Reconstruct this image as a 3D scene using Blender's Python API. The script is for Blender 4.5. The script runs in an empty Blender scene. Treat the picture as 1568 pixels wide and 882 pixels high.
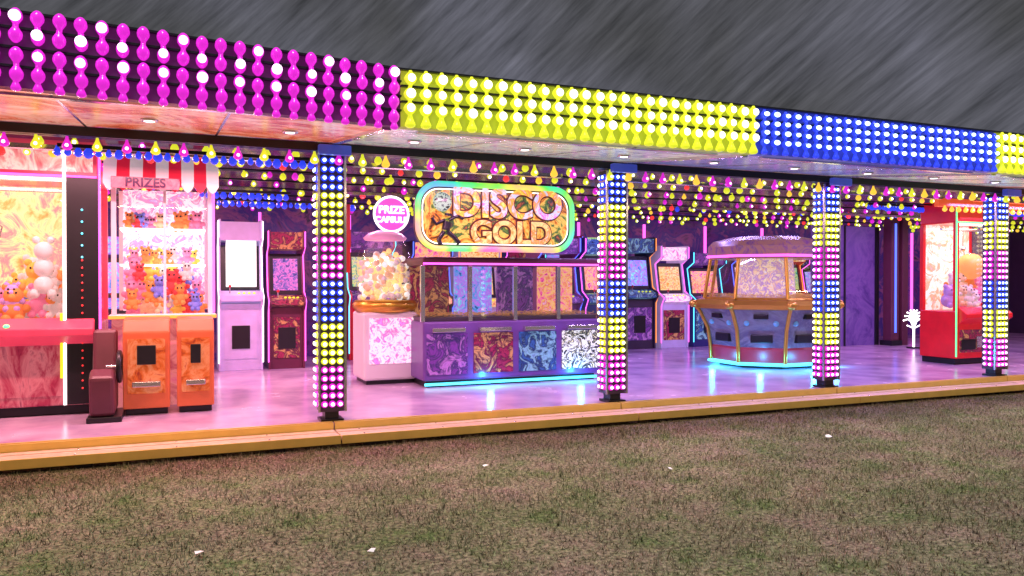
import bpy, math, random
import numpy as np
from mathutils import Vector
random.seed(7); np.random.seed(7)
scene=bpy.context.scene
scene.view_settings.view_transform='Standard'
scene.view_settings.look='None'
scene.view_settings.exposure=0

# ------------------------------------------------------------ materials
MC={}
def _nt(name):
    m=bpy.data.materials.new(name); m.use_nodes=True
    nt=m.node_tree; b=nt.nodes['Principled BSDF']; return m,nt,b
def paint(name,col,rough=.5,metal=0.,var=.25,scale=6.,emis=0.,bump=0.):
    if name in MC: return MC[name]
    m,nt,b=_nt(name); N=nt.nodes; L=nt.links
    tc=N.new('ShaderNodeTexCoord'); no=N.new('ShaderNodeTexNoise'); no.inputs['Scale'].default_value=scale
    no.inputs['Detail'].default_value=6
    L.new(tc.outputs['Object'],no.inputs['Vector'])
    mx=N.new('ShaderNodeMix'); mx.data_type='RGBA'
    mx.inputs[6].default_value=tuple(c*(1-var) for c in col)+(1,)
    mx.inputs[7].default_value=tuple(min(1,c*(1+var)) for c in col)+(1,)
    L.new(no.outputs['Fac'],mx.inputs[0]); L.new(mx.outputs[2],b.inputs['Base Color'])
    b.inputs['Roughness'].default_value=rough; b.inputs['Metallic'].default_value=metal
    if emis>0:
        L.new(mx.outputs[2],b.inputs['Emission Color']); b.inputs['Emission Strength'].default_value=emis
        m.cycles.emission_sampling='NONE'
    if bump>0:
        bp=N.new('ShaderNodeBump'); bp.inputs['Strength'].default_value=bump; bp.inputs['Distance'].default_value=.01
        L.new(no.outputs['Fac'],bp.inputs['Height']); L.new(bp.outputs[0],b.inputs['Normal'])
    MC[name]=m; return m
def emit(name,col,s,base=None,sample=False):
    if name in MC: return MC[name]
    m,nt,b=_nt(name)
    b.inputs['Base Color'].default_value=(base or tuple(c*.8 for c in col))+(1,)
    b.inputs['Roughness'].default_value=.2
    b.inputs['Emission Color'].default_value=col+(1,); b.inputs['Emission Strength'].default_value=s
    if not sample: m.cycles.emission_sampling='NONE'
    MC[name]=m; return m
def art(name,cols,scale=8.,s=1.,dist=1.5,rough=.25,interp='LINEAR',stretch=(1,1,1)):
    """printed / back-lit artwork and self-glowing panels: busy coloured blotches"""
    if name in MC: return MC[name]
    m,nt,b=_nt(name); N=nt.nodes; L=nt.links
    tc=N.new('ShaderNodeTexCoord'); mp=N.new('ShaderNodeMapping'); mp.inputs['Scale'].default_value=stretch
    L.new(tc.outputs['Object'],mp.inputs['Vector'])
    no=N.new('ShaderNodeTexNoise'); no.inputs['Scale'].default_value=scale; no.inputs['Detail'].default_value=5
    no.inputs['Roughness'].default_value=.65; no.inputs['Distortion'].default_value=dist
    L.new(mp.outputs[0],no.inputs['Vector'])
    cr=N.new('ShaderNodeValToRGB'); el=cr.color_ramp.elements; cr.color_ramp.interpolation=interp
    n=len(cols)
    for i,c in enumerate(cols):
        p=.3+.4*i/(n-1)
        if i<2: e=el[i]; e.position=p
        else: e=el.new(p)
        e.color=c+(1,)
    L.new(no.outputs['Fac'],cr.inputs[0])
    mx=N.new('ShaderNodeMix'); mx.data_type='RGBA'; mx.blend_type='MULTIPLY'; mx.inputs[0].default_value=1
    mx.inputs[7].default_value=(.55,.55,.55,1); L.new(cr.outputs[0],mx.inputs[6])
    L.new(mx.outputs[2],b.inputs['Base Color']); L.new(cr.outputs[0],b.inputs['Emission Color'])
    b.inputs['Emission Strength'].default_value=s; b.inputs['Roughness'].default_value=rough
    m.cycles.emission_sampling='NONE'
    MC[name]=m; return m
def glass(name='cabinet_glass'):
    if name in MC: return MC[name]
    m,nt,b=_nt(name); N=nt.nodes; L=nt.links
    t=N.new('ShaderNodeBsdfTransparent'); g=N.new('ShaderNodeBsdfGlossy'); g.inputs['Roughness'].default_value=.03
    mx=N.new('ShaderNodeMixShader'); mx.inputs[0].default_value=.07
    L.new(t.outputs[0],mx.inputs[1]); L.new(g.outputs[0],mx.inputs[2])
    L.new(mx.outputs[0],N['Material Output'].inputs['Surface'])
    MC[name]=m; return m

BLACK=paint('black_metal',(.02,.02,.025),.35,.3)
DARK=paint('dark_panel',(.05,.035,.06),.4)
CHROME=paint('chrome',(.7,.7,.72),.2,.9,.1)
WHITE=paint('white_plastic',(.75,.73,.78),.35,0,.06)
RED=paint('red_paint',(.6,.02,.03),.3,0,.15)
GOLD=paint('gold_trim',(.7,.42,.06),.28,.7,.15)
E_WHITE=emit('white_tube',(1,.95,.95),2.2)
E_PINK=emit('pink_neon',(1,.12,.75),2.0)
E_CYAN=emit('cyan_neon',(.1,.8,1),2.0)
E_GREEN=emit('green_neon',(.1,1,.3),1.8)
E_BLUE=emit('blue_neon',(.08,.15,1),2.0)
E_ORANGE=emit('orange_neon',(1,.3,.05),1.5)
LAMP={'m':emit('magenta_lamp',(.68,.02,.58),.95),'y':emit('yellow_lamp',(.72,.78,.03),.95),
      'b':emit('blue_lamp',(.03,.06,.85),.95),'r':emit('red_lamp',(1,.05,.05),.9),'o':emit('amber_lamp',(1,.6,.05),1.0)}
CORE={'m':emit('magenta_lamp_core',(1,.62,.98),3.),'y':emit('yellow_lamp_core',(1,1,.68),3.),
      'b':emit('blue_lamp_core',(.6,.85,1),2.6)}

# ------------------------------------------------------------ geometry helpers
def group(name):
    e=bpy.data.objects.new(name,None); scene.collection.objects.link(e); e.empty_display_size=.2; return e
def mesh(name,v,f,mat,parent=None,smooth=False):
    me=bpy.data.meshes.new(name); me.from_pydata([tuple(p) for p in v],[],[tuple(q) for q in f]); me.update()
    o=bpy.data.objects.new(name,me); scene.collection.objects.link(o)
    if isinstance(mat,(list,tuple)):
        for q in mat: me.materials.append(q)
    else: me.materials.append(mat)
    if smooth: me.polygons.foreach_set('use_smooth',[True]*len(me.polygons))
    if parent: o.parent=parent
    return o
def bev(o,w,s=2):
    m=o.modifiers.new('bevel','BEVEL'); m.width=w; m.segments=s; m.limit_method='ANGLE'; return o
BF=[(0,3,2,1),(4,5,6,7),(0,1,5,4),(1,2,6,5),(2,3,7,6),(3,0,4,7)]
def bv(x0,x1,y0,y1,z0,z1):
    return [(x0,y0,z0),(x1,y0,z0),(x1,y1,z0),(x0,y1,z0),(x0,y0,z1),(x1,y0,z1),(x1,y1,z1),(x0,y1,z1)]
def box(name,x0,x1,y0,y1,z0,z1,mat,parent=None,b=.006):
    o=mesh(name,bv(x0,x1,y0,y1,z0,z1),BF,mat,parent)
    if b: bev(o,b)
    return o
def boxes(name,lst,mat,parent=None,b=0):
    v=[];f=[]
    for q in lst:
        n=len(v); v+=bv(*q); f+=[tuple(i+n for i in t) for t in BF]
    o=mesh(name,v,f,mat,parent)
    if b: bev(o,b)
    return o
def prism(name,prof,x0,x1,mat,parent=None,b=.006):
    """prof: list of (y,z) extruded along X"""
    n=len(prof); v=[(x0,y,z) for y,z in prof]+[(x1,y,z) for y,z in prof]
    f=[tuple(range(n)),tuple(range(2*n-1,n-1,-1))]+[(i,i+n,(i+1)%n+n,(i+1)%n) for i in range(n)]
    o=mesh(name,v,f,mat,parent)
    import bmesh
    bm=bmesh.new(); bm.from_mesh(o.data); bmesh.ops.recalc_face_normals(bm,faces=bm.faces); bm.to_mesh(o.data); bm.free()
    if b: bev(o,b)
    return o
def lathe_t(prof,seg=8,axis='z'):
    v=[];f=[]
    for r,h in prof:
        for i in range(seg):
            a=2*math.pi*(i+.5)/seg
            if axis=='z': v.append((r*math.cos(a),r*math.sin(a),h))
            else: v.append((r*math.cos(a),-h,r*math.sin(a)))
    n=len(prof)
    for j in range(n-1):
        for i in range(seg):
            a=j*seg+i;b=j*seg+(i+1)%seg; f.append((a,a+seg,b+seg,b))
    f.append(tuple(range(seg))); f.append(tuple((n-1)*seg+i for i in range(seg))[::-1])
    return np.array(v),f
def stamp(name,tpl,pos,mat,parent=None,smooth=True,scales=None):
    tv,tf=tpl; V=[];F=[]
    for i,p in enumerate(pos):
        s=scales[i] if scales is not None else 1.
        n=len(tv)*i; V.append(tv*s+np.array(p)); F+=[tuple(q+n for q in t) for t in tf]
    if not V: return None
    return mesh(name,np.concatenate(V).tolist(),F,mat,parent,smooth)
def sph(r,sx=1,sy=1,sz=1,seg=8,rings=6):
    p=[(max(.0005,r*math.sin(math.pi*i/rings)),r*math.cos(math.pi*i/rings)) for i in range(rings+1)]
    v,f=lathe_t(p,seg); return v*np.array([sx,sy,sz]),f
def tube(name,pts,r,mat,parent=None,cyc=False):
    cu=bpy.data.curves.new(name,'CURVE'); cu.dimensions='3D'; cu.bevel_depth=r; cu.bevel_resolution=2
    sp=cu.splines.new('POLY'); sp.points.add(len(pts)-1)
    for i,p in enumerate(pts): sp.points[i].co=(*p,1)
    sp.use_cyclic_u=cyc; cu.materials.append(mat)
    o=bpy.data.objects.new(name,cu); scene.collection.objects.link(o)
    if parent: o.parent=parent
    return o
def text(name,s,size,loc,mat,parent=None,ext=.012,rot=(90,0,0),off=0.,shear=0.):
    cu=bpy.data.curves.new(name,'FONT'); cu.body=s; cu.size=size; cu.extrude=ext; cu.align_x='CENTER'; cu.align_y='CENTER'
    cu.offset=off; cu.shear=shear; cu.materials.append(mat)
    o=bpy.data.objects.new(name,cu); scene.collection.objects.link(o); o.location=loc
    o.rotation_euler=[math.radians(a) for a in rot]
    if parent: o.parent=parent
    return o
def rrect(x0,x1,z0,z1,r,y,n=6):
    pts=[]
    for cx,cz,a0 in ((x1-r,z1-r,0),(x0+r,z1-r,90),(x0+r,z0+r,180),(x1-r,z0+r,270)):
        for i in range(n+1):
            a=math.radians(a0+90*i/n); pts.append((cx+r*math.cos(a),y,cz+r*math.sin(a)))
    return pts
def plate(name,pts,th,mat,parent):
    n=len(pts); v=list(pts)+[(p[0],p[1]+th,p[2]) for p in pts]
    f=[tuple(range(n)),tuple(range(2*n-1,n-1,-1))]+[(i,i+n,(i+1)%n+n,(i+1)%n) for i in range(n)]
    return mesh(name,v,f,mat,parent)

# ------------------------------------------------------------ world + sun
w=bpy.data.worlds.new('World'); scene.world=w; w.use_nodes=True
nt=w.node_tree; N=nt.nodes; L=nt.links; bg=N['Background']
tc=N.new('ShaderNodeTexCoord')
def dot(vec):
    d=N.new('ShaderNodeVectorMath'); d.operation='DOT_PRODUCT'; d.inputs[1].default_value=vec
    L.new(tc.outputs['Generated'],d.inputs[0]); return d.outputs['Value']
cb=N.new('ShaderNodeCombineXYZ')
L.new(dot((.62*110,-.26*110,-.74*110)),cb.inputs[0]); L.new(dot((.68*9,-.285*9,.67*9)),cb.inputs[1])
no=N.new('ShaderNodeTexNoise'); no.inputs['Scale'].default_value=1; no.inputs['Detail'].default_value=6; no.inputs['Roughness'].default_value=.65
L.new(cb.outputs[0],no.inputs['Vector'])
no2=N.new('ShaderNodeTexNoise'); no2.inputs['Scale'].default_value=3; no2.inputs['Detail'].default_value=3
L.new(tc.outputs['Generated'],no2.inputs['Vector'])
cr=N.new('ShaderNodeValToRGB'); e=cr.color_ramp.elements
e[0].position=.3; e[0].color=(.075,.077,.085,1); e[1].position=.75; e[1].color=(.21,.21,.235,1)
L.new(no.outputs['Fac'],cr.inputs[0])
cr2=N.new('ShaderNodeValToRGB'); e=cr2.color_ramp.elements
e[0].position=.38; e[0].color=(.52,.52,.5,1); e[1].position=.62; e[1].color=(.98,.98,1.1,1)
L.new(no2.outputs['Fac'],cr2.inputs[0])
mx=N.new('ShaderNodeMix'); mx.data_type='RGBA'; mx.blend_type='MULTIPLY'; mx.inputs[0].default_value=1
L.new(cr.outputs[0],mx.inputs[6]); L.new(cr2.outputs[0],mx.inputs[7]); L.new(mx.outputs[2],bg.inputs[0])
bg.inputs[1].default_value=.95
sd=bpy.data.lights.new('grass_fill_sun','SUN'); sd.energy=2.7; sd.angle=math.radians(14); sd.color=(1,.98,.94)  # soft sun added to lift the grass, standing for rides out of view
so=bpy.data.objects.new('grass_fill_sun',sd); scene.collection.objects.link(so)
so.rotation_euler=Vector((.12,.40,-.91)).to_track_quat('-Z','Y').to_euler()

# ------------------------------------------------------------ ground / grass
m,nt,b=_nt('grass_ground'); N=nt.nodes; L=nt.links
def grass_nodes(nt,b,bright):
    N=nt.nodes; L=nt.links
    tc=N.new('ShaderNodeTexCoord')
    n1=N.new('ShaderNodeTexNoise'); n1.inputs['Scale'].default_value=1.9; n1.inputs['Detail'].default_value=12; n1.inputs['Roughness'].default_value=.82
    n2=N.new('ShaderNodeTexNoise'); n2.inputs['Scale'].default_value=38; n2.inputs['Detail'].default_value=5
    n3=N.new('ShaderNodeTexNoise'); n3.inputs['Scale'].default_value=.7; n3.inputs['Detail'].default_value=4
    for q in (n1,n2,n3): L.new(tc.outputs['Object'],q.inputs['Vector'])
    c1=N.new('ShaderNodeValToRGB'); e=c1.color_ramp.elements
    e[0].position=.38; e[0].color=(.11,.16,.06,1); e[1].position=.64; e[1].color=(.24,.175,.155,1)
    k=e.new(.5); k.color=(.20,.19,.125,1)
    L.new(n1.outputs['Fac'],c1.inputs[0])
    c2=N.new('ShaderNodeValToRGB'); e=c2.color_ramp.elements
    e[0].position=.32; e[0].color=(.22*bright,)*3+(1,); e[1].position=.68; e[1].color=(1.75*bright,)*3+(1,)
    L.new(n2.outputs['Fac'],c2.inputs[0])
    c3=N.new('ShaderNodeValToRGB'); e=c3.color_ramp.elements
    e[0].position=.38; e[0].color=(.72,.76,.70,1); e[1].position=.62; e[1].color=(1.05,1.0,1.02,1)
    L.new(n3.outputs['Fac'],c3.inputs[0])
    mx=N.new('ShaderNodeMix'); mx.data_type='RGBA'; mx.blend_type='MULTIPLY'; mx.inputs[0].default_value=1
    m2=N.new('ShaderNodeMix'); m2.data_type='RGBA'; m2.blend_type='MULTIPLY'; m2.inputs[0].default_value=1
    L.new(c1.outputs[0],mx.inputs[6]); L.new(c2.outputs[0],mx.inputs[7]); L.new(mx.outputs[2],m2.inputs[6]); L.new(c3.outputs[0],m2.inputs[7])
    L.new(m2.outputs[2],b.inputs['Base Color'])
    b.inputs['Roughness'].default_value=.9; b.inputs['Specular IOR Level'].default_value=.15
    return n2
n2=grass_nodes(nt,b,.85)
bp=N.new('ShaderNodeBump'); bp.inputs['Strength'].default_value=.9; bp.inputs['Distance'].default_value=.02
L.new(n2.outputs['Fac'],bp.inputs['Height']); L.new(bp.outputs[0],b.inputs['Normal'])
G=m
mesh('ground',[(-300,-300,0),(300,-300,0),(300,300,0),(-300,300,0)],[(0,1,2,3)],G)
m,nt,b=_nt('grass_blades'); grass_nodes(nt,b,1.25); GB=m
NB=330000
t=3.0+(np.random.rand(NB)**.75)*8.5; k=(np.random.rand(NB)*2-1)*1.0
X=t*(.387+.922*k); Y=-6.7+t*(.922-.387*k)
ok=(Y<-.03)&(Y>-6.9); X=X[ok];Y=Y[ok]; n=len(X)
tuft=.5+.5*np.sin(X*5.1+2*np.sin(Y*3.7))*np.sin(Y*6.3+1.7*np.sin(X*4.1))
h=(.010+.026*np.random.rand(n)**1.5)*(.6+.95*tuft); a=np.random.rand(n)*6.283; wd=.0022+.002*np.random.rand(n)
lean=(np.random.rand(n,2)-.5)*.045
V=np.zeros((n,3,3)); dx=np.cos(a)*wd; dy=np.sin(a)*wd
V[:,0]=np.stack([X-dx,Y-dy,np.zeros(n)],1); V[:,1]=np.stack([X+dx,Y+dy,np.zeros(n)],1)
V[:,2]=np.stack([X+lean[:,0],Y+lean[:,1],h],1)
me=bpy.data.meshes.new('grass'); me.vertices.add(3*n); me.vertices.foreach_set('co',V.reshape(-1))
me.loops.add(3*n); me.loops.foreach_set('vertex_index',np.arange(3*n))
me.polygons.add(n); me.polygons.foreach_set('loop_start',np.arange(n)*3); me.polygons.foreach_set('loop_total',np.full(n,3))
me.update(); me.validate(); me.materials.append(GB)
o=bpy.data.objects.new('grass',me); scene.collection.objects.link(o)
lv=[];lf=[]
for (x,y,s) in ((5.3,-1.3,.05),(1.9,-3.6,.03),(.9,-2.7,.03),(.1,-2.4,.04),(3.3,-1.8,.03),(2.1,-1.2,.03),(3.0,-4.1,.025)):
    n0=len(lv); a=random.random()*3
    for i in range(5):
        aa=a+i*1.256; rr=s*(.6+.5*random.random()); lv.append((x+rr*math.cos(aa),y+rr*math.sin(aa)*.6,.02+random.random()*.03))
    lf.append(tuple(range(n0,n0+5)))
mesh('litter',lv,lf,WHITE)

# ------------------------------------------------------------ arcade building
B=group('arcade_building')
XL,XR=-7.4,18.5; YB=6.7; FZ=.15; CZ=2.74
cols_x=[-7.38,-4.5,-1.62,1.26,4.15,7.02,9.91,12.8,15.7,18.5]
m,nt,b=_nt('arcade_floor'); N=nt.nodes; L=nt.links
tc=N.new('ShaderNodeTexCoord'); no=N.new('ShaderNodeTexNoise'); no.inputs['Scale'].default_value=2.2; no.inputs['Detail'].default_value=6
L.new(tc.outputs['Object'],no.inputs['Vector'])
c=N.new('ShaderNodeValToRGB'); e=c.color_ramp.elements; e[0].position=.3; e[0].color=(.36,.26,.46,1); e[1].position=.7; e[1].color=(.60,.48,.66,1)
L.new(no.outputs['Fac'],c.inputs[0]); L.new(c.outputs[0],b.inputs['Base Color'])
r=N.new('ShaderNodeMapRange'); r.inputs[3].default_value=.10; r.inputs[4].default_value=.36; L.new(no.outputs['Fac'],r.inputs[0]); L.new(r.outputs[0],b.inputs['Roughness'])
FLOOR=m
box('floor',XL,XR,.34,YB,.03,FZ,FLOOR,B,0)
PLANK=paint('aluminium_plank',(.74,.60,.44),.38,.15,.35,14,bump=.15)
EDGE=paint('gold_edge_strip',(.80,.62,.16),.35,.35,.2)
lst=[];edg=[];dk=[];bolts=[]
for i in range(len(cols_x)-1):
    a=cols_x[i]+.006; c2=cols_x[i+1]-.006
    for j in range(3): lst.append((a,c2,.0+.107*j,.096+.107*j,.055,.10-.004*(j==1)))
    edg.append((a,c2,-.018,-.002,.035,.107)); edg.append((a,c2,.322,.338,.03,.158))
    edg.append((a,c2,.36,.385,FZ+.001,FZ+.012))
    for q in np.arange(a+.2,c2,.7): dk.append((q,q+.12,.02,.14,0,.05)); bolts.append((q,.05,.102)); bolts.append((q,.26,.102))
boxes('step_planks',lst,PLANK,B,.004); boxes('edge_strips',edg,EDGE,B,.002); boxes('levelling_feet',dk,BLACK,B)
stamp('plank_bolts',sph(.009,1,1,.5),bolts,CHROME,B)
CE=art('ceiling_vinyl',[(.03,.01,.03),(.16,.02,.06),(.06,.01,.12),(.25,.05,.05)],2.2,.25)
box('ceiling',XL,XR,.45,YB,CZ,CZ+.05,CE,B,0)
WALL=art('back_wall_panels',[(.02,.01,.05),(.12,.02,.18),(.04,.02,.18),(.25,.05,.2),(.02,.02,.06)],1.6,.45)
box('back_wall',XL,XR,YB,YB+.1,0,CZ+.05,WALL,B,0)
box('end_wall',XL-.1,XL,.45,YB+.1,0,CZ+.05,DARK,B,0)
box('far_end_wall',XR,XR+.1,.45,YB+.1,0,CZ+.05,DARK,B,0)
boxes('wall_light_strips',[(x,x+.04,YB-.04,YB-.003,.5,2.5) for x in np.arange(-6,18,1.44)],E_PINK,B)
box('roof',XL-.1,XR+.1,-.4,YB+.15,2.80,2.84,DARK,B,0)
YF=-1.7
def lift2(x,z):
    return z+min(3.2,max(0.,1.3-x))*(.027+.02*max(0.,(z-2.40)/.35))
mods=[(-7.4,-2.2,'m'),(-2.2,1.33,'m'),(1.33,4.18,'y'),(4.18,6.9,'b'),(6.9,9.8,'y'),(9.8,12.7,'m'),(12.7,15.6,'b'),(15.6,18.5,'y')]
PCOL={'m':paint('magenta_board',(.12,.02,.12),.4,emis=.15),'y':paint('yellow_board',(.36,.40,.03),.4,emis=.5),'b':paint('blue_board',(.03,.05,.40),.4,emis=.45)}  # emission stands in for bulb light falling on the boards
body_t=lathe_t([(.010,.052),(.014,.040),(.030,.025),(.041,.006),(.041,-.006),(.030,-.025),(.014,-.040),(.010,-.052)],10)
dumb_t=lathe_t([(.010,.048),(.020,.040),(.031,.025),(.035,.006),(.033,-.008),(.021,-.027),(.014,-.038),(.014,-.050)],10)
dumb2=(dumb_t[0]*np.array([1,1,-1]),[q[::-1] for q in dumb_t[1]])
drop_t=lathe_t([(.012,.045),(.016,.026),(.026,.0),(.035,-.02),(.034,-.033),(.020,-.043),(.002,-.046)],10)
small_t=lathe_t([(.010,.038),(.014,.027),(.025,.017),(.031,0),(.025,-.017),(.014,-.027),(.010,-.038)],8)
core_t=sph(.029,1,.6,1,10,8); core_s=sph(.020,1.3,.7,.9)
ROWS={'m':([2.725,2.640,2.535,2.455],2.398),'y':([2.703,2.603,2.505],2.428),'b':([2.70,2.627,2.554,2.481],2.422)}
UND={'m':art('canopy_soffit_red',[(.3,.04,.03),(.8,.16,.07),(.9,.45,.35),(.6,.08,.05)],1.7,.6),  # soffits glow by themselves in place of lamp light reaching them
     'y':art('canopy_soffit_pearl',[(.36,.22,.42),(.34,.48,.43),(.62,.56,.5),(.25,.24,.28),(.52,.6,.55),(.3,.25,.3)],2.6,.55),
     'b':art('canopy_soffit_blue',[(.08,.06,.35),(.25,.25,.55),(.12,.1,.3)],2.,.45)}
def sofz(x,y,dz=0.):
    z0=lift2(x,2.405); s_=(y-(YF+.11))/(.40-(YF+.11)); return z0+(2.62-z0)*s_+dz
dl=[]
for (x0,x1,c) in mods:
    zt0,zt1=lift2(x0,2.757),lift2(x1,2.757); zb0,zb1=lift2(x0,2.395),lift2(x1,2.395)
    v=[(x0,YF+.03,zb0),(x1,YF+.03,zb1),(x1,YF+.11,zb1),(x0,YF+.11,zb0),(x0,YF+.03,zt0),(x1,YF+.03,zt1),(x1,YF+.11,zt1),(x0,YF+.11,zt0)]
    mesh('canopy_board',v,BF,PCOL[c],B)
    rows,dz=ROWS[c]; pitch=.104; nn=int(round((x1-x0)/pitch)); P=[[] for _ in rows];D=[];CP=[]
    for i in range(nn):
        x=x0+(i+.5)*(x1-x0)/nn
        for j,z in enumerate(rows):
            P[j].append((x+random.uniform(-.003,.003),YF-.012,lift2(x,z)+random.uniform(-.003,.003)))
            if c!='m' or (j in (1,2) and i%2==0) or (j==0 and i%4==1): CP.append((P[j][-1][0],YF-.045,P[j][-1][2]))
        D.append((x,YF-.012,lift2(x,dz)))
    if c=='m':
        stamp('canopy_lamps',dumb_t,P[0]+P[2],LAMP[c],B); stamp('canopy_lamps_lower',dumb2,P[1]+P[3],LAMP[c],B)
    else: stamp('canopy_lamps',small_t if c=='b' else body_t,sum(P,[]),LAMP[c],B)
    stamp('canopy_drop_lamps',drop_t,D,LAMP[c],B,scales=[.75 if c!='y' else 1.]*len(D))
    stamp('canopy_lamp_cores',core_s if c=='b' else core_t,CP,CORE[c],B,scales=[random.uniform(.85,1.1) for _ in CP])
    rz=[2.762]+([2.587,2.682,2.495] if c=='m' else [2.655,2.554])
    for z in rz:
        v=[(x0,YF-.002,lift2(x0,z)-.006),(x1,YF-.002,lift2(x1,z)-.006),(x1,YF+.03,lift2(x1,z)-.006),(x0,YF+.03,lift2(x0,z)-.006),
           (x0,YF-.002,lift2(x0,z)+.006),(x1,YF-.002,lift2(x1,z)+.006),(x1,YF+.03,lift2(x1,z)+.006),(x0,YF+.03,lift2(x0,z)+.006)]
        mesh('canopy_rail',v,BF,BLACK,B)
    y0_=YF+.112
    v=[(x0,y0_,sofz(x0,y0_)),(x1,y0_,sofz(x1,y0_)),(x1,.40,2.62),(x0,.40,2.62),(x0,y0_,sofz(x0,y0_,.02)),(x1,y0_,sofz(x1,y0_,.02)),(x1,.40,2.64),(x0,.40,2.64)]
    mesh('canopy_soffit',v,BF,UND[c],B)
br=[]
for i,x in enumerate(cols_x):
    for q in ((0,) if i==len(cols_x)-1 else (0,.96,1.92)):
        xx=x+q; ww=.03 if q==0 else .009; y0_=YF+.12; d1=-.024 if q==0 else -.008
        v=[(xx-ww,y0_,sofz(xx,y0_,d1)),(xx+ww,y0_,sofz(xx,y0_,d1)),(xx+ww,.398,sofz(xx,.398,d1)),(xx-ww,.398,sofz(xx,.398,d1)),
           (xx-ww,y0_,sofz(xx,y0_,-.002)),(xx+ww,y0_,sofz(xx,y0_,-.002)),(xx+ww,.398,sofz(xx,.398,-.002)),(xx-ww,.398,sofz(xx,.398,-.002))]
        mesh('canopy_bracket',v,BF,[CHROME],B)
    if i<len(cols_x)-1:
        for q in (.48,1.44,2.4):
            dl.append((x+q,-.55,sofz(x+q,-.55,-.006)))
stamp('soffit_downlight_rings',lathe_t([(.055,.006),(.06,0),(.055,-.012),(.04,-.012)],16),dl,CHROME,B)
stamp('soffit_downlights',lathe_t([(.038,.004),(.036,-.014),(.01,-.016)],12),dl,E_WHITE,B)
box('front_beam',XL,XR,.40,.47,2.53,2.615,BLACK,B)
hang_t=lathe_t([(.010,.05),(.013,.03),(.024,.005),(.037,-.02),(.037,-.04),(.022,-.055),(.002,-.06)],9)
hs=lathe_t([(.008,.035),(.012,.02),(.024,0),(.026,-.015),(.014,-.03),(.002,-.034)],7)
hcore=sph(.017,1,1,1,7,5)
HP={'y':[],'m':[],'o':[],'r':[],'b':[]}; HC={'y':[],'m':[]}
i=0
for x in np.arange(XL+.1,XR,.21):
    c='ymym'[i%4] if x<1.3 else 'mmyo'[i%4]
    HP[c].append((x,.36,2.475)); 
    if c in 'ym': HC[c].append((x,.335,2.45))
    i+=1
rails=[(XL,XR,.34,.38,2.53,2.55)]
HS={k:[] for k in HP}
pat=['yyymyy','yoyyyr','ymmymy','yyyoyy','mymymm','yyyyyr','ybybyb','yommyy']
for r_,y in enumerate(np.arange(.95,6.5,.55)):
    z=2.58-.03*(r_%3)
    rails.append((XL,XR,y-.015,y+.015,z+.03,z+.05))
    for j,x in enumerate(np.arange(XL+.1+.07*(r_%3),XR,.2 if r_%2 else .26)):
        if random.random()<.1: continue
        c=pat[r_%8][j%6]; HS[c].append((x,y,z+random.uniform(-.01,.01)))
        if c in 'ym' and random.random()<.7: HC[c].append((x,y-.02,z-.01))
for y,x0,x1,z in ((2.75,.25,1.2,2.36),(3.3,.3,2.1,2.32),(2.2,9.5,13,2.5),(.72,-.9,1.2,2.46)):
    for x in np.arange(x0,x1,.075): HS['b'].append((x,y,z))
    rails.append((x0,x1,y-.02,y+.02,z+.03,z+.06))
for k_,p in HP.items(): stamp('beam_lamps',hang_t,p,LAMP[k_],B)
for k_,p in HS.items(): stamp('ceiling_lamps',hs,p,LAMP[k_],B,scales=[random.uniform(1.0,1.6) for _ in p])
for k_,p in HC.items(): stamp('hanging_lamp_cores',hcore,p,CORE[k_],B)
boxes('lamp_rails',rails,BLACK,B)
# columns
cab=lathe_t([(.031,0),(.031,.012),(.022,.026),(.010,.032)],9,'y')
cabc=lathe_t([(.018,.024),(.017,.037),(.005,.042)],7,'y')
def flipx(t):
    v,f=t; return np.stack([v[:,1],v[:,0],v[:,2]],1),[q[::-1] for q in f]
segs=[(.27,.65,'m'),(.65,1.03,'y'),(1.03,1.41,'b'),(1.41,1.80,'m'),(1.80,2.19,'y'),(2.19,2.50,'b')]
CPOS={'m':[],'y':[],'b':[]}; CPX={'m':[],'y':[],'b':[]}
core=[]; feet=[];ch=[]
for x in cols_x:
    core.append((x-.105,x+.105,.42,.60,.24,2.528)); feet.append((x-.06,x+.06,.44,.58,.152,.24)); feet.append((x-.10,x+.10,.40,.60,.151,.175))
    ch.append((x-.125,x-.106,.40,.42,.24,2.525)); ch.append((x+.106,x+.125,.40,.42,.24,2.525))
    for z0,z1,c in segs:
        nr=max(1,int(round((z1-z0)/.074)))
        for j in range(nr):
            z=z0+(j+.5)*(z1-z0)/nr
            for q in (-.068,0,.068): CPOS[c].append((x+q,.42,z))
            for q in (.47,.545): CPX[c].append((x-.105,q,z))
boxes('column_posts',core,DARK,B); boxes('column_feet',feet,BLACK,B); boxes('column_trim',ch,CHROME,B)
for c in 'myb':
    stamp('column_lamps',cab,CPOS[c],LAMP[c],B); stamp('column_lamp_cores',cabc,CPOS[c],CORE[c],B)
    stamp('column_side_lamps',flipx(cab),CPX[c],LAMP[c],B); stamp('column_side_cores',flipx(cabc),CPX[c],CORE[c],B)
boxes('column_capitals',[(x-.14,x+.14,.24,.31,2.49,2.575) for x in cols_x],paint('blue_capital',(.05,.08,.5),.3,emis=.4),B,.01)
fill_boxes=[]
def area(x,y,z,sx,sy,pw,col,rot=(0,0,0),name='ceiling_fill_light'):
    d=bpy.data.lights.new(name,'AREA'); d.shape='RECTANGLE'; d.size=sx; d.size_y=sy; d.energy=pw; d.color=col
    o=bpy.data.objects.new(name,d); scene.collection.objects.link(o); o.location=(x,y,z); o.rotation_euler=rot; o.parent=B
pal=[(1,.4,.4),(1,.4,.4),(1,.42,.45),(1,.42,.72),(.55,.34,1),(.42,.30,1),(.9,.38,.9),(.6,.4,1),(1,.5,.8)]
pw=[55,90,100,68,58,50,50,40,40]
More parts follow.
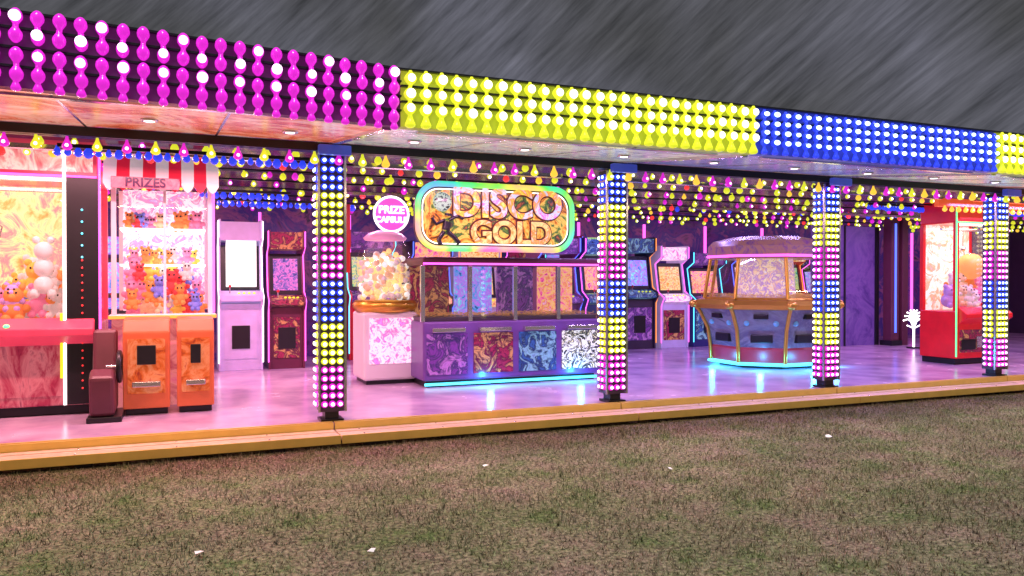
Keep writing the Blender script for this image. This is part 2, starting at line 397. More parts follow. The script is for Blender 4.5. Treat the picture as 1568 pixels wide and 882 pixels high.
for i in range(len(cols_x)-1):
    xc=(cols_x[i]+cols_x[i+1])/2
    for y in ((1.05,3.6) if 1<=i<=6 else (2.2,)):
        area(xc,y,2.50,2.2,.05,pw[i],pal[i]); fill_boxes.append((xc-1.12,xc+1.12,y-.04,y+.04,2.51,2.55))  # strips and housings added to carry the bulk light of the ceiling bulbs
boxes('fill_light_housings',fill_boxes,CHROME,B)
st=[]
for i in range(1,7):
    xc=(cols_x[i]+cols_x[i+1])/2
    zz=lift2(xc,2.40)-.012
    area(xc,YF+.19,zz,2.4,.035,34,(1,.66,.42),name='added_step_fill'); st.append((xc-1.22,xc+1.22,YF+.165,YF+.215,zz+.004,zz+.022))  # warm strip added out of sight behind the board to brighten the steps
boxes('step_fill_housings',st,CHROME,B)

# ------------------------------------------------------------ machines
ARTS=[art('art_hot',[(.1,0,.1),(1,.1,.4),(1,.6,.2),(.8,.1,.1),(.9,.7,1)],9,.85),
      art('art_cool',[(.02,.02,.2),(.1,.4,1),(.6,.15,1),(.1,.7,1),(.9,.9,1)],9,.8),
      art('art_pink',[(.5,.02,.3),(1,.4,.7),(1,.9,.95),(1,.15,.5),(.5,.3,1)],7,.9),
      art('art_gold',[(.25,.04,0),(1,.4,.05),(1,.8,.35),(.8,.15,.02),(1,.95,.8)],10,.8),
      art('art_green',[(0,.08,.05),(.1,.6,.3),(.8,.8,.2),(.05,.3,.4),(.9,.9,.9)],9,.7)]
DKA=[art('dark_print_violet',[(.02,.01,.06),(.25,.05,.4),(.05,.03,.15),(.6,.2,.7),(.1,.05,.3)],5,.45),
     art('dark_print_red',[(.03,.0,.02),(.45,.03,.1),(.08,.01,.05),(.8,.35,.15),(.2,.02,.05)],6,.45),
     art('dark_print_blue',[(.01,.02,.08),(.05,.15,.5),(.02,.03,.12),(.3,.6,.8),(.1,.05,.4)],6,.45)]
WARM=art('warm_lit_backdrop',[(.9,.12,.1),(1,.45,.12),(1,.85,.4),(1,.25,.3),(1,.7,.3)],3,.95)
PINKB=art('pink_lit_backdrop',[(.6,.1,.3),(1,.45,.65),(1,.95,1),(.9,.25,.5),(.5,.3,.75),(1,.85,.9)],6,.95)
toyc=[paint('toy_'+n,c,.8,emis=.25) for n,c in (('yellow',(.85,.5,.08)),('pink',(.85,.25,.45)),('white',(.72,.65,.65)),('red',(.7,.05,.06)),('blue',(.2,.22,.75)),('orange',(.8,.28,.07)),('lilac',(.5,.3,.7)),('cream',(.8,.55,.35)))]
def toys(parent,x0,x1,y0,y1,z0,n,r=.09,pile=.35):
    by={i:[] for i in range(len(toyc))}
    for _ in range(n):
        x=random.uniform(x0+r,x1-r); y=random.uniform(y0+r,y1-r); z=z0+r+random.random()**1.6*pile
        i=random.choice((0,0,1,1,2,2,3,4,5,5,6,7)); s=r*random.uniform(.8,1.2); by[i].append((x,y,z,s))
    for i,l in by.items():
        if not l: continue
        P=[];S=[]
        for x,y,z,s in l:
            for dx,dy,dz,q in ((0,0,0,1),(0,-.2,1.35,.82),(-.6,-.1,2.1,.34),(.6,-.1,2.1,.34),(0,-.95,1.2,.32),(-.95,-.3,.2,.4),(.95,-.3,.2,.4),(-.5,-.8,-.7,.42),(.5,-.8,-.7,.42)):
                P.append((x+dx*s,y+dy*s,z+dz*s)); S.append(s*q)
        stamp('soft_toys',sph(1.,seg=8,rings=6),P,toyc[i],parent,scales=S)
        E=[];
        for x,y,z,s in l:
            for dx in (-.3,.3): E.append((x+dx*s,y-.93*s,z+1.6*s))
        stamp('toy_eyes',sph(.011,seg=6,rings=4),E,BLACK,parent)
def claw(name,x0,x1,y0,y1,zt,frame,back,led,header,corner=.06,zb=.95,ntoy=26,base=None,kick=None):
    g=group(name); fz=FZ+.002
    box('plinth',x0+.03,x1-.03,y0+.05,y1-.02,fz,fz+.09,BLACK,g)
    box('lower_cabinet',x0,x1,y0,y1,fz+.09,zb,base or frame,g,.015)
    box('kick_art',x0+.07,x1-.07,y0-.008,y0-.001,fz+.18,zb-.28,kick or header,g,.003)
    box('coin_door',(x0+x1)/2-.13,(x0+x1)/2+.13,y0-.03,y0-.009,fz+.25,zb-.38,CHROME,g)
    box('prize_flap',x0+.10,x0+.38,y0-.035,y0-.009,fz+.22,zb-.42,BLACK,g)
    prism('control_shelf',[(y0-.14,zb-.10),(y0-.14,zb-.04),(y0,zb+.06),(y0,zb-.2)],x0+.04,x1-.04,frame,g,.01)
    stamp('buttons',sph(.028,1,1,.7),[((x0+x1)/2+.15+q,y0-.10,zb-.01) for q in (0,.1)],E_GREEN,g)
    tube('joystick',[((x0+x1)/2-.1,y0-.08,zb),((x0+x1)/2-.1,y0-.09,zb+.09)],.01,CHROME,g)
    stamp('joystick_ball',sph(.028),[((x0+x1)/2-.1,y0-.09,zb+.10)],RED,g)
    zh=zt-.34; c=corner
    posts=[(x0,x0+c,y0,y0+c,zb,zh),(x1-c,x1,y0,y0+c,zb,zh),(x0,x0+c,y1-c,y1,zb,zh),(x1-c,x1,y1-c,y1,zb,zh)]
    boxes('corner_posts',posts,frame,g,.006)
    for xx in (x0-.004,x1+.004): tube('led_edge',[(xx,y0-.006,fz+.12),(xx,y0-.006,zt-.04)],.011,led,g)
    tube('led_edge_top',[(x0+.02,y0-.006,zh+.01),(x1-.02,y0-.006,zh+.01)],.010,led,g)
    box('back_panel',x0+c,x1-c,y1-.05,y1-.01,zb,zh,back,g,0)
    box('front_glass',x0+c,x1-c,y0+.02,y0+.026,zb,zh,glass(),g,0)
    for a in (x0+.02,x1-.026): box('side_glass',a,a+.006,y0+c,y1-c,zb,zh,glass(),g,0)
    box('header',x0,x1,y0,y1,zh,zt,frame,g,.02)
    box('header_sign',x0+.05,x1-.05,y0-.012,y0-.001,zh+.05,zt-.05,header,g,.004)
    box('interior_light',x0+c+.02,x1-c-.02,y0+.06,y0+.10,zh-.03,zh-.004,E_WHITE,g,0)
    cx,cy=(x0+x1)/2,(y0+y1)/2
    box('gantry',x0+c,x1-c,cy-.02,cy+.02,zh-.10,zh-.06,CHROME,g)
    tube('claw_cable',[(cx,cy,zh-.1),(cx,cy,zh-.35)],.006,CHROME,g)
    stamp('claw_hub',sph(.05,1,1,.8),[(cx,cy,zh-.37)],CHROME,g)
    for q in range(3):
        a=q*2.094+.5; ca,sa=math.cos(a),math.sin(a)
        tube('claw_finger',[(cx+.03*ca,cy+.03*sa,zh-.38),(cx+.12*ca,cy+.12*sa,zh-.44),(cx+.10*ca,cy+.10*sa,zh-.54),(cx+.03*ca,cy+.03*sa,zh-.58)],.009,CHROME,g)
    toys(g,x0+c,x1-c,y0+.05,y1-.08,zb,ntoy)
    d=bpy.data.lights.new('cabinet_light','AREA'); d.size=(x1-x0)*.6; d.energy=11; d.color=(1,.72,.55)
    o=bpy.data.objects.new('cabinet_light',d); scene.collection.objects.link(o); o.location=(cx,cy,zh-.04); o.parent=g
    return g

REDB=art('red_cabinet_art',[(.12,.0,.03),(.5,.04,.1),(.8,.25,.3),(.25,.02,.08)],5,.3,stretch=(1,1,.3))
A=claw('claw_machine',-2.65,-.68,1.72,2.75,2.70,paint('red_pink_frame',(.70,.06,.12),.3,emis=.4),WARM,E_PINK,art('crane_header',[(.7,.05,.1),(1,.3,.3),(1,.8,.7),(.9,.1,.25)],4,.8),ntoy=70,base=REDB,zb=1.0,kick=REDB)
box('display_corner_post',-.95,-.685,1.70,1.715,.25,2.36,BLACK,A,.003)
stamp('post_leds',sph(.009),[(-.82,1.69,z) for z in np.arange(.4,1.6,.07)],LAMP['r'],A)
stamp('post_leds_upper',sph(.010),[(-.82,1.69,z) for z in np.arange(1.62,2.1,.11)],E_CYAN,A)
tube('post_edge_left',[(-.965,1.695,.25),(-.965,1.695,2.62)],.014,E_WHITE,A)
tube('post_edge_left_lower',[(-.99,1.692,.5),(-.99,1.692,1.1)],.014,LAMP['y'],A)
stamp('hanging_toys',sph(1.),[(-1.15,1.85,1.52),(-1.15,1.83,1.68),(-1.21,1.83,1.78),(-1.09,1.83,1.78),(-1.15,1.82,1.36),(-1.22,1.80,1.28),(-1.08,1.80,1.28)],toyc[2],A,scales=[.09,.085,.035,.035,.085,.045,.045])

K=group('prize_kiosk')
kx0,kx1,ky0,ky1=-.60,.33,2.0,3.2
box('counter_base',kx0,kx1,ky0,ky1,FZ+.002,1.02,art('kiosk_base_art',[(.5,.05,.1),(.9,.3,.3),(.8,.1,.3)],4,.5),K,.01)
box('counter_ledge',kx0-.02,kx1+.03,ky0-.12,ky0+.1,1.022,1.07,WHITE,K,.01)
box('counter_neon',kx0-.02,kx1+.03,ky0-.13,ky0-.121,1.03,1.06,E_ORANGE,K,0)
boxes('kiosk_posts',[(a,a+.045,b_,b_+.045,1.071,2.4) for a in (kx0,kx1-.045) for b_ in (ky0,ky1-.045)],WHITE,K,.004)
boxes('kiosk_mid_posts',[(kx0+.47,kx0+.495,ky0,ky0+.03,1.071,2.4)],WHITE,K)
box('kiosk_back',kx0+.05,kx1-.05,ky1-.2,ky1-.16,1.071,2.4,PINKB,K,0)
box('kiosk_glass',kx0+.05,kx1-.05,ky0+.015,ky0+.02,1.071,2.34,glass(),K,0)
box('kiosk_side_glass',kx1-.03,kx1-.024,ky0+.05,ky1-.05,1.071,2.34,glass(),K,0)
tube('kiosk_edge_neon',[(kx1+.01,ky0-.01,1.08),(kx1+.01,ky0-.01,2.4)],.012,E_PINK,K)
toys(K,kx0+.05,kx1-.05,ky0+.1,ky1-.3,1.02,40,.065,.4)
boxes('prize_shelves',[(kx0+.06,kx1-.06,ky0+.3,ky1-.2,z,z+.02) for z in (1.55,1.92)],E_WHITE,K)
toys(K,kx0+.05,kx1-.05,ky0+.35,ky1-.3,1.55,14,.055,.05); toys(K,kx0+.05,kx1-.05,ky0+.35,ky1-.3,1.92,14,.055,.05)
ns=9
for s_ in range(2):
    v=[];f=[]
    for i in range(ns):
        if i%2!=s_: continue
        xa=kx0-.05+(kx1-kx0+.1)*i/ns; xb=kx0-.05+(kx1-kx0+.1)*(i+1)/ns
        prof=[(ky0+.1,2.72),(ky0-.05,2.69),(ky0-.2,2.50),(ky0-.26,2.36)]
        n0=len(v)
        for (y,z) in prof: v+=[(xa,y,z),(xb,y,z)]
        for q in range(5):
            tt=q/4; v.append((xa+(xb-xa)*tt,ky0-.262,2.35-.07*math.sin(math.pi*tt)-.02))
        for q in range(3): f.append((n0+2*q,n0+2*q+1,n0+2*q+3,n0+2*q+2))
        f.append((n0+6,n0+7,n0+12,n0+11,n0+10,n0+9,n0+8))
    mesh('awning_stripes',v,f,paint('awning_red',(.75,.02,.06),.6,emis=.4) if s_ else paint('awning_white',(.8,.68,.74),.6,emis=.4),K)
box('kiosk_name_board',kx0+.02,kx0+.62,ky0-.31,ky0-.28,2.28,2.39,art('board_red',[(.7,.1,.2),(.9,.3,.4)],8,.5),K)
text('kiosk_name','PRIZES',.12,(kx0+.32,ky0-.32,2.335),emit('sign_ink',(.1,.02,.1),.1),K,.006,off=.003)
ORA=art('orange_print',[(.3,.03,.02),(.8,.16,.03),(.95,.35,.15),(.6,.08,.05)],5,.35)
ORW=paint('orange_board',(.62,.13,.05),.4,emis=.2)
for (a,b_) in ((-.47,-.07),(-.01,.32)):
    g=group('coin_change_stand')
    prism('cabinet',[(1.45,FZ+.06),(1.45,.92),(1.52,1.03),(1.85,1.05),(1.85,FZ+.06)],a,b_,ORW,g,.012)
    box('front_print',a+.04,b_-.04,1.438,1.448,.35,.86,ORA,g,0)
    box('coin_slot_panel',a+.12,b_-.12,1.425,1.437,.62,.80,BLACK,g)
    box('plinth',a+.02,b_-.02,1.48,1.82,FZ+.002,FZ+.06,BLACK,g)
    box('payout_tray',a+.08,b_-.08,1.36,1.437,.42,.47,CHROME,g)
g=group('driving_game')
prism('seat_body',[(1.15,.2),(1.1,.55),(1.25,.62),(1.45,.55),(1.55,.95),(1.68,.95),(1.68,.2)],-.72,-.52,paint('brown_panel',(.12,.03,.05),.4),g,.03)
box('base',-.74,-.46,1.12,1.68,FZ+.002,.2,BLACK,g)
tor=[(-.49,1.35+.13*math.cos(a),.62+.13*math.sin(a)) for a in np.linspace(0,2*math.pi,20,endpoint=False)]
tube('steering_wheel',tor,.022,BLACK,g,True)
tube('spokes',[(-.49,1.22,.62),(-.49,1.48,.62)],.012,CHROME,g); tube('wheel_shaft',[(-.49,1.35,.62),(-.60,1.35,.62)],.02,CHROME,g)

def cabinet(x0,x1,y0,zt,side,scr,marq,led=E_PINK,big=False,kick=None):
    g=group('arcade_cabinet'); y1=y0+.75; s=(zt-FZ)/1.95
    Z=lambda q: FZ+.002+q*s
    sp=[(y0+.05,Z(0)),(y0+.05,Z(.8)),(y0-.06,Z(.92)),(y0-.04,Z(1.0)),(y0+.16,Z(1.06)),(y0+.26,Z(1.6)),(y0+.05,Z(1.7)),(y0+.05,Z(1.95)),(y1,Z(1.95)),(y1,Z(0))]
    prism('side_left',sp,x0,x0+.03,side,g,.004); prism('side_right',sp,x1-.03,x1,side,g,.004)
    a,c=x0+.031,x1-.031
    box('lower_body',a,c,y0+.09,y1-.02,Z(0),Z(.86),side,g,0)
    box('kick_art',a+.04,c-.04,y0+.078,y0+.088,Z(.15),Z(.72),kick or random.choice(DKA),g,0)
    box('coin_door',(a+c)/2-.12,(a+c)/2+.12,y0+.06,y0+.077,Z(.28),Z(.58),BLACK,g)
    prism('control_panel',[(y0-.03,Z(.90)),(y0-.02,Z(.97)),(y0+.17,Z(1.03)),(y0+.17,Z(.87))],a,c,marq,g,0)
    stamp('buttons',sph(.02,1,1,.6),[(a+(c-a)*q,y0+.05,Z(1.0)) for q in (.45,.58,.71,.84)],LAMP['y'],g)
    tube('joystick',[(a+(c-a)*.22,y0+.06,Z(1.0)),(a+(c-a)*.22,y0+.05,Z(1.08))],.009,CHROME,g)
    stamp('joystick_ball',sph(.022),[(a+(c-a)*.22,y0+.05,Z(1.09))],RED,g)
    prism('screen_bezel',[(y0+.19,Z(1.04)),(y0+.29,Z(1.62)),(y1-.02,Z(1.62)),(y1-.02,Z(1.04))],a,c,BLACK,g,0)
    if big: prism('screen',[(y0+.10,Z(1.08)),(y0+.12,Z(1.72)),(y0+.25,Z(1.6)),(y0+.2,Z(1.08))],a+.07,c-.05,scr,g,0)
    else: prism('screen',[(y0+.188,Z(1.10)),(y0+.262,Z(1.55)),(y0+.30,Z(1.55)),(y0+.25,Z(1.10))],a+.05,c-.05,scr,g,0)
    box('marquee',a,c,y0+.07,y1-.02,Z(1.68),Z(1.92),marq,g,0)
    for xx in (x0-.003,x1+.003): tube('led_edge',[(xx,y0+.045,Z(.1)),(xx,y0+.045,Z(.8)),(xx,y0-.05,Z(.95)),(xx,y0+.16,Z(1.08)),(xx,y0+.26,Z(1.6)),(xx,y0+.045,Z(1.72)),(xx,y0+.045,Z(1.93))],.009,led,g)
    return g
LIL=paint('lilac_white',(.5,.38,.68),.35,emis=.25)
WSC=emit('white_screen',(.95,1,.97),1.3)
cabinet(.52,1.10,4.9,2.25,LIL,WSC,LIL,E_WHITE,True,kick=LIL)
cabinet(1.18,1.68,4.9,2.12,paint('dark_maroon',(.12,.02,.06),.4),art('dark_screen',[(.02,.02,.1),(.1,.1,.4),(.7,.2,.6),(.05,.02,.1)],14,.8),DKA[1],kick=DKA[1])
sides=[DARK,LIL,paint('navy_side',(.03,.04,.2),.4),paint('plum_side',(.2,.03,.2),.4),RED]
x=-5.2;i=0
while x<12.0:
    wdt=random.choice((.6,.66,.74))
    if not(.35<x+wdt and x<1.8) :
        cabinet(x,x+wdt,5.75,random.choice((1.95,2.05,2.2)),sides[i%5],ARTS[(i*2+1)%5],(ARTS+DKA)[(i*3+2)%8],[E_PINK,E_CYAN,E_BLUE,E_ORANGE][i%4])
    x+=wdt+random.choice((.06,.12,.3)); i+=1
cabinet(-.4,.3,4.4,2.2,RED,ARTS[3],ARTS[0])
cabinet(5.3,5.95,4.6,2.1,sides[3],ARTS[1],DKA[0],E_BLUE)
cabinet(6.05,6.7,4.6,2.1,sides[2],ARTS[0],DKA[2],E_PINK)

C=group('prize_capsule_machine'); cx,cy=2.38,3.05
box('base_cabinet',cx-.34,cx+.34,cy-.32,cy+.32,FZ+.05,1.02,WHITE,C,.03)
box('plinth',cx-.30,cx+.30,cy-.28,cy+.28,FZ+.002,FZ+.05,BLACK,C)
box('front_print',cx-.27,cx+.27,cy-.332,cy-.322,.4,.95,ARTS[2],C,0)
v,f=lathe_t([(.36,1.02),(.40,1.08),(.40,1.12),(.37,1.16)],24); mesh('lower_collar',v+np.array([cx,cy,0]),f,GOLD,C,True)
v,f=lathe_t([(.35,1.162),(.36,1.4),(.36,1.62),(.33,1.78),(.24,1.90)],24); mesh('capsule_drum_glass',v+np.array([cx,cy,0]),f[:-2],glass(),C,True)
capm=[toyc[2],toyc[7],emit('capsule_gold',(1,.75,.3),.6),emit('capsule_white',(1,.98,.95),.6)]
for q in range(4):
    P=[]
    for _ in range(95):
        a=random.random()*6.28; rr=.31*math.sqrt(random.random()); P.append((cx+rr*math.cos(a),cy+rr*math.sin(a),1.19+random.random()*.62*(1-.3*rr/.3)))
    stamp('capsules',sph(.036),P,capm[q],C)
v,f=lathe_t([(.25,1.90),(.27,1.93),(.2,1.99),(.1,2.02)],24); mesh('drum_cap',v+np.array([cx,cy,0]),f,paint('pink_cap',(.9,.35,.6),.3,emis=.4),C,True)
v,f=lathe_t([(.20,.02),(.215,0),(.215,-.04),(.20,-.05)],28,'y'); mesh('round_sign',v+np.array([cx+.05,cy-.1,2.22]),f,emit('sign_magenta',(.85,.1,.6),.9),C,False)
tube('sign_ring',[(cx+.05+.215*math.cos(a),cy-.12,2.22+.215*math.sin(a)) for a in np.linspace(0,6.283,32,endpoint=False)],.014,E_WHITE,C,True)
text('sign_text_top','PRIZE',.13,(cx+.05,cy-.13,2.27),E_WHITE,C,.005,off=.003); text('sign_text_bottom','CAPSULE',.10,(cx+.05,cy-.13,2.15),E_WHITE,C,.005,off=.003)
box('red_side_panel',1.62,1.98,3.2,3.24,1.5,2.35,RED,C,.01)

P_=group('coin_pusher_machine')
px0,px1,py0,py1=2.62,4.95,2.2,3.5
box('plinth',px0+.05,px1-.05,py0+.06,py1-.05,FZ+.002,FZ+.08,BLACK,P_)
box('lower_cabinet',px0,px1,py0,py1,FZ+.08,.92,paint('pusher_violet',(.14,.06,.28),.35,emis=.1),P_,.02)
box('floor_glow_strip',px0+.03,px1-.03,py0+.03,py0+.05,FZ+.02,FZ+.05,E_CYAN,P_,0)
POST=art('comic_print',[(.02,.02,.03),(.95,.95,.9),(.05,.05,.06),(.95,.9,.6),(.9,.92,.95)],6,.7,3,interp='CONSTANT')
n=4
for i in range(n):
    a=px0+(px1-px0)*i/n+.04; c=px0+(px1-px0)*(i+1)/n-.04
    box('front_print',a,c,py0-.01,py0-.002,.30,.78,POST if i==3 else DKA[i%3],P_,0)
    box('coin_tray',a+.05,c-.05,py0-.09,py0-.011,.80,.85,CHROME,P_)
    box('window_glass',a,c,py0+.02,py0+.026,.95,1.55,glass(),P_,0)
    box('backglass',a,c,py1-.6,py1-.55,.971,1.58,(DKA[1],ARTS[1],DKA[0],ARTS[0])[i],P_,0)
boxes('window_posts',[(px0+(px1-px0)*i/n-.025,px0+(px1-px0)*i/n+.025,py0,py0+.05,.92,1.58) for i in range(n+1)],CHROME,P_,.005)
box('playfield',px0+.03,px1-.03,py0+.05,py1-.2,.921,.97,DARK,P_,0)
coins=[(random.uniform(px0+.05,px1-.05),random.uniform(py0+.06,py1-.65),.975+random.random()*.04) for _ in range(1000)]
stamp('coins',lathe_t([(.014,.002),(.014,-.002)],8),coins,paint('copper_coin',(.7,.4,.15),.3,.8,emis=.2),P_,False)
box('top_cabinet',px0,px1,py0,py1-.1,1.58,1.68,paint('dark_maroon',(.12,.02,.06)),P_,.02)
tube('top_neon',[(px0,py0-.01,1.60),(px1,py0-.01,1.60)],.012,E_PINK,P_)
D=group('disco_neon_sign')
sx0,sx1,sz0,sz1,sy=2.42,4.36,1.74,2.50,1.82
plate('sign_plate',rrect(sx0,sx1,sz0,sz1,.26,sy),.08,DARK,D)
plate('sign_face',rrect(sx0+.07,sx1-.07,sz0+.07,sz1-.07,.2,sy-.012),.01,art('disco_sign_face',[(.01,.02,.02),(.08,.03,.01),(.75,.25,.03),(.95,.65,.12),(.10,.22,.04),(.02,.04,.04),(.6,.15,.05)],3.4,.7,2.2),D)
m,nt,b=_nt('rainbow_neon'); N=nt.nodes; L=nt.links
tc=N.new('ShaderNodeTexCoord'); no=N.new('ShaderNodeTexNoise'); no.inputs['Scale'].default_value=1.5; L.new(tc.outputs['Object'],no.inputs['Vector'])
c=N.new('ShaderNodeValToRGB'); e=c.color_ramp.elements; e[0].position=.3; e[0].color=(.15,.3,1,1); e[1].position=.7; e[1].color=(1,.15,.5,1)
q=e.new(.42); q.color=(.05,.9,.5,1); q=e.new(.5); q.color=(.15,1,.1,1); q=e.new(.58); q.color=(1,.8,.1,1)
L.new(no.outputs['Fac'],c.inputs[0]); L.new(c.outputs[0],b.inputs['Emission Color']); b.inputs['Emission Strength'].default_value=1.1
b.inputs['Base Color'].default_value=(.1,.1,.1,1)
m.cycles.emission_sampling='NONE'
tube('sign_neon',rrect(sx0+.02,sx1-.02,sz0+.02,sz1-.02,.24,sy-.03,8),.032,m,D,True)
tube('sign_neon_inner',rrect(sx0+.075,sx1-.075,sz0+.075,sz1-.075,.19,sy-.02,8),.006,E_WHITE,D,True)
RIM=emit('letter_rim',(.10,.02,.02),.3)
DT=art('disco_letter_face',[(.05,.5,1),(1,.85,.1),(1,.3,.05),(.5,.8,1),(1,.1,.6),(.1,.9,.8)],3.5,.8)
text('disco_outline','DISCO',.46,(3.52,sy-.014,2.27),RIM,D,.006,off=.03); text('disco_letters','DISCO',.46,(3.52,sy-.03,2.27),DT,D,.012,off=.012)
text('gold_outline','GOLD',.36,(3.56,sy-.014,1.94),RIM,D,.006,off=.03); text('gold_letters','GOLD',.36,(3.56,sy-.03,1.94),art('gold_letter_face',[(.9,.35,.03),(1,.8,.3),(.8,.25,.03),(1,.95,.7)],6,.7),D,.012,off=.010)
stamp('mirror_ball',sph(.11,1,.5,1,seg=14,rings=10),[(2.72,sy-.03,2.28)],art('mirror_ball_skin',[(.02,.02,.02),(.5,.8,.6),(.05,.1,.1),(.9,1,.9)],22,.5,0,interp='CONSTANT'),D,False)
DAN=emit('dancer_print',(.02,.015,.03),.1)
for pts,r in (([(2.78,sy-.03,2.06),(2.76,sy-.03,1.96)],.05),([(2.74,sy-.03,1.95),(2.68,sy-.03,1.86),(2.70,sy-.03,1.80)],.028),([(2.78,sy-.03,1.95),(2.86,sy-.03,1.89),(2.92,sy-.03,1.82)],.028),([(2.80,sy-.03,2.08),(2.90,sy-.03,2.13),(2.97,sy-.03,2.10)],.02),([(2.75,sy-.03,2.08),(2.65,sy-.03,2.03),(2.60,sy-.03,2.10)],.02),([(2.79,sy-.03,2.12),(2.795,sy-.03,2.15)],.045)):
    tube('dancer_figure_print',pts,r,DAN,D)
tube('hanger_left',[(2.8,sy+.04,2.50),(2.8,sy+.04,2.74)],.012,CHROME,D); tube('hanger_right',[(4.1,sy+.04,2.50),(4.1,sy+.04,2.74)],.012,CHROME,D)

O=group('octagonal_coin_pusher'); ox,oy=8.15,2.85
def octo(name,prof,mat,caps=True,seg=8):
    v,f=lathe_t(prof,seg)
    if not caps: f=f[:-2]
    return mesh(name,v+np.array([ox,oy,0]),f,mat,O)
octo('skirt',[(.74,FZ+.06),(.80,FZ+.09),(.82,.42),(.80,.45)],paint('dark_red_skirt',(.35,.03,.05),.35,emis=.15))
octo('plinth',[(.70,FZ+.002),(.70,FZ+.06)],BLACK)
octo('led_base',[(.86,FZ+.045),(.88,FZ+.055),(.88,FZ+.075),(.86,FZ+.085)],E_CYAN)
octo('body',[(.80,.451),(.86,.70),(.98,.95),(1.0,.99)],art('pusher_grey_panels',[(.05,.05,.10),(.22,.2,.32),(.12,.1,.22),(.35,.3,.45)],1.2,.3))
octo('gold_rim',[(1.0,.991),(1.09,1.0),(1.11,1.06),(1.05,1.12),(.93,1.13)],GOLD)
octo('playfield',[(.92,1.131),(.90,1.16)],GOLD)
octo('glass_house',[(.90,1.161),(.80,1.72)],glass(),False)
octo('centre_column',[(.45,1.161),(.40,1.75)],art('pusher_core',[(.5,.25,.2),(1,.8,.5),(.4,.2,.6),(.9,.6,.3),(.7,.75,1)],8,.75))
octo('top_ring',[(.83,1.72),(.88,1.76),(.88,1.90),(.80,1.98),(.5,2.05)],art('pusher_top',[(.12,.04,.3),(.45,.2,.15),(.2,.05,.3)],4,.35))
octo('top_ring_neon',[(.885,1.74),(.90,1.75),(.90,1.765),(.885,1.775)],E_PINK)
Pc=[]
for _ in range(900):
    r_=random.uniform(.47,.88); a=random.random()*6.28; Pc.append((ox+r_*math.cos(a),oy+r_*math.sin(a),1.168+random.random()*.04))
stamp('coins',lathe_t([(.016,.002),(.016,-.002)],8),Pc,MC['copper_coin'],O,False)
knob=[];disc=[]
for i in range(8):
    a=2*math.pi*(i+.5)/8; ca,sa=math.cos(a),math.sin(a)
    tube('gold_rib',[(ox+r*ca,oy+r*sa,z) for r,z in ((.83,.22),(.84,.45),(.875,.70),(.99,.94),(1.06,1.03))],.028,GOLD,O)
    tube('glass_rib',[(ox+r*ca,oy+r*sa,z) for r,z in ((.93,1.14),(.84,1.72))],.026,GOLD,O)
    knob.append((ox+1.09*ca,oy+1.09*sa,1.06))
    b2=2*math.pi*i/8; rr=.86*math.cos(math.pi/8)
    t1=Vector((math.cos(b2),math.sin(b2),0)); tg=Vector((-t1.y,t1.x,0)); c0=Vector((ox,oy,0))
    for s_ in (-.2,.2):
        q=c0+t1*(rr+.045)+tg*s_; disc.append((q.x,q.y,.80))
    for nm,rad,z0,z1,hw,mt in (('payout_cup',.80,.52,.64,.15,BLACK),('coin_entry',.90,.86,.93,.10,BLACK)):
        v=[]
        for zz in (z0,z1):
            for dr in (-.06,.03 if nm=='coin_entry' else .02):
                for s_ in ((-1,1) if dr<0 else (1,-1)):
                    q=c0+t1*(rad+dr)+tg*hw*s_; v.append((q.x,q.y,zz))
        o=mesh(nm,v,BF,mt,O); bev(o,.012)
stamp('gold_knobs',sph(.075,1,1,.8,12,8),knob,GOLD,O)
stamp('blue_lens',sph(.04,1,1,1,10,8),disc,paint('blue_lens',(.1,.25,.5),.2,emis=.5),O)
for i in range(4,8):
    b2=2*math.pi*(i+.0)/8
    d=bpy.data.lights.new('cyan_base_led','POINT'); d.energy=7; d.color=(.03,.45,1); d.shadow_soft_size=.03
    o=bpy.data.objects.new('cyan_base_led',d); scene.collection.objects.link(o); o.location=(ox+.98*math.cos(b2),oy+.98*math.sin(b2),.26); o.parent=O
for x in (3.4,4.6):
    d=bpy.data.lights.new('cyan_base_led','POINT'); d.energy=7; d.color=(.03,.45,1); d.shadow_soft_size=.03
    o=bpy.data.objects.new('cyan_base_led',d); scene.collection.objects.link(o); o.location=(x,2.05,.26); o.parent=P_

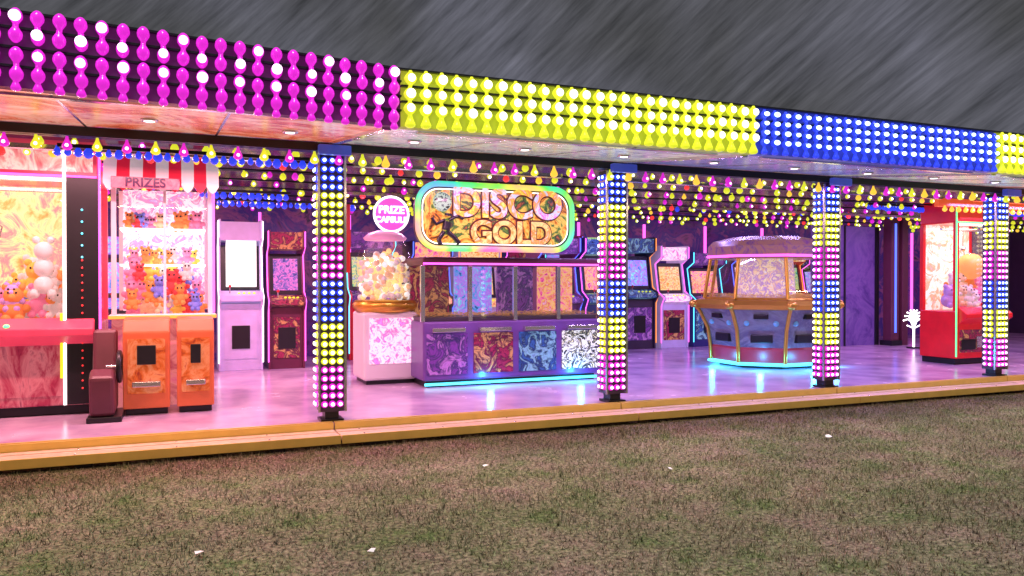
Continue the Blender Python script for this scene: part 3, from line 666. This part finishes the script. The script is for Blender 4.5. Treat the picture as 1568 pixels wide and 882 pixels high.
RC=claw('claw_machine',10.62,11.70,1.62,2.25,2.60,paint('bright_red',(.65,.01,.02),.3,emis=.3),art('toy_backdrop_white',[(1,.5,.3),(1,.85,.7),(1,1,1),(1,.4,.2),(.9,.5,.7)],4,.9),E_GREEN,paint('header_red',(.7,.03,.03),.3,emis=.4),ntoy=20,kick=DKA[1])
stamp('orange_beach_ball',sph(.2,seg=16,rings=12),[(11.22,1.85,1.62)],paint('ball_orange',(1,.4,.1),.4,emis=.6),RC)
claw('claw_machine',13.3,14.4,1.62,2.4,2.50,paint('bright_blue',(.04,.08,.6),.3,emis=.3),PINKB,E_PINK,ARTS[1],ntoy=16)
g=group('partition_wall')
box('purple_panel',11.0,12.6,4.9,4.97,FZ,2.45,art('violet_panel',[(.08,.03,.25),(.2,.08,.42),(.12,.05,.32)],1.3,.4),g)
boxes('panel_frames',[(11.0,11.06,4.86,4.895,FZ,2.45),(12.54,12.62,4.86,4.895,FZ,2.45),(11.75,11.78,4.87,4.895,FZ,2.45)],BLACK,g)
g=group('support_post')
boxes('posts',[(12.66,12.86,4.6,4.8,FZ,2.7),(12.95,13.1,4.6,4.75,FZ,2.7)],paint('maroon_post',(.12,.03,.06),.4),g,.01)
boxes('post_base',[(12.62,12.90,4.56,4.84,FZ+.002,.25)],BLACK,g)
boxes('post_leds',[(12.74,12.78,4.585,4.598,.4,2.5)],E_BLUE,g)
g=group('palm_light'); qx,qy=12.55,4.0
for i in range(9):
    a=math.radians(15+150*i/8); r_=.27
    tube('frond',[(qx,qy,.62),(qx+.6*r_*math.cos(a),qy,.62+.75*r_*math.sin(a)+.02),(qx+r_*math.cos(a),qy,.60+r_*math.sin(a))],.014,E_WHITE,g)
    if i%2: tube('frond_lower',[(qx,qy,.52),(qx+.2*math.cos(a),qy,.5+.14*math.sin(a))],.012,E_WHITE,g)
tube('stem',[(qx,qy,.16),(qx,qy,.64)],.02,E_WHITE,g); box('base',qx-.1,qx+.1,3.92,4.08,FZ+.002,.18,BLACK,g)
bg_=group('light_beam')
box('beam',9.8,14.2,1.25,1.33,2.44,2.56,emit('beam_red',(.8,.1,.03),.7),bg_)
xs=np.arange(9.9,14.1,.14)
stamp('beam_bulbs',hs,[(x,1.24,2.41) for x in xs],LAMP['o'],bg_,scales=[1.3]*len(xs))

# ------------------------------------------------------------ camera
cam=bpy.data.cameras.new('camera'); co=bpy.data.objects.new('camera',cam); scene.collection.objects.link(co)
co.location=(0,-6.7,1.4); cam.lens=28.0; cam.sensor_width=36; cam.clip_end=1000; cam.clip_start=.05
co.rotation_euler=(math.radians(89.48),0,math.radians(-22.77)); scene.camera=co
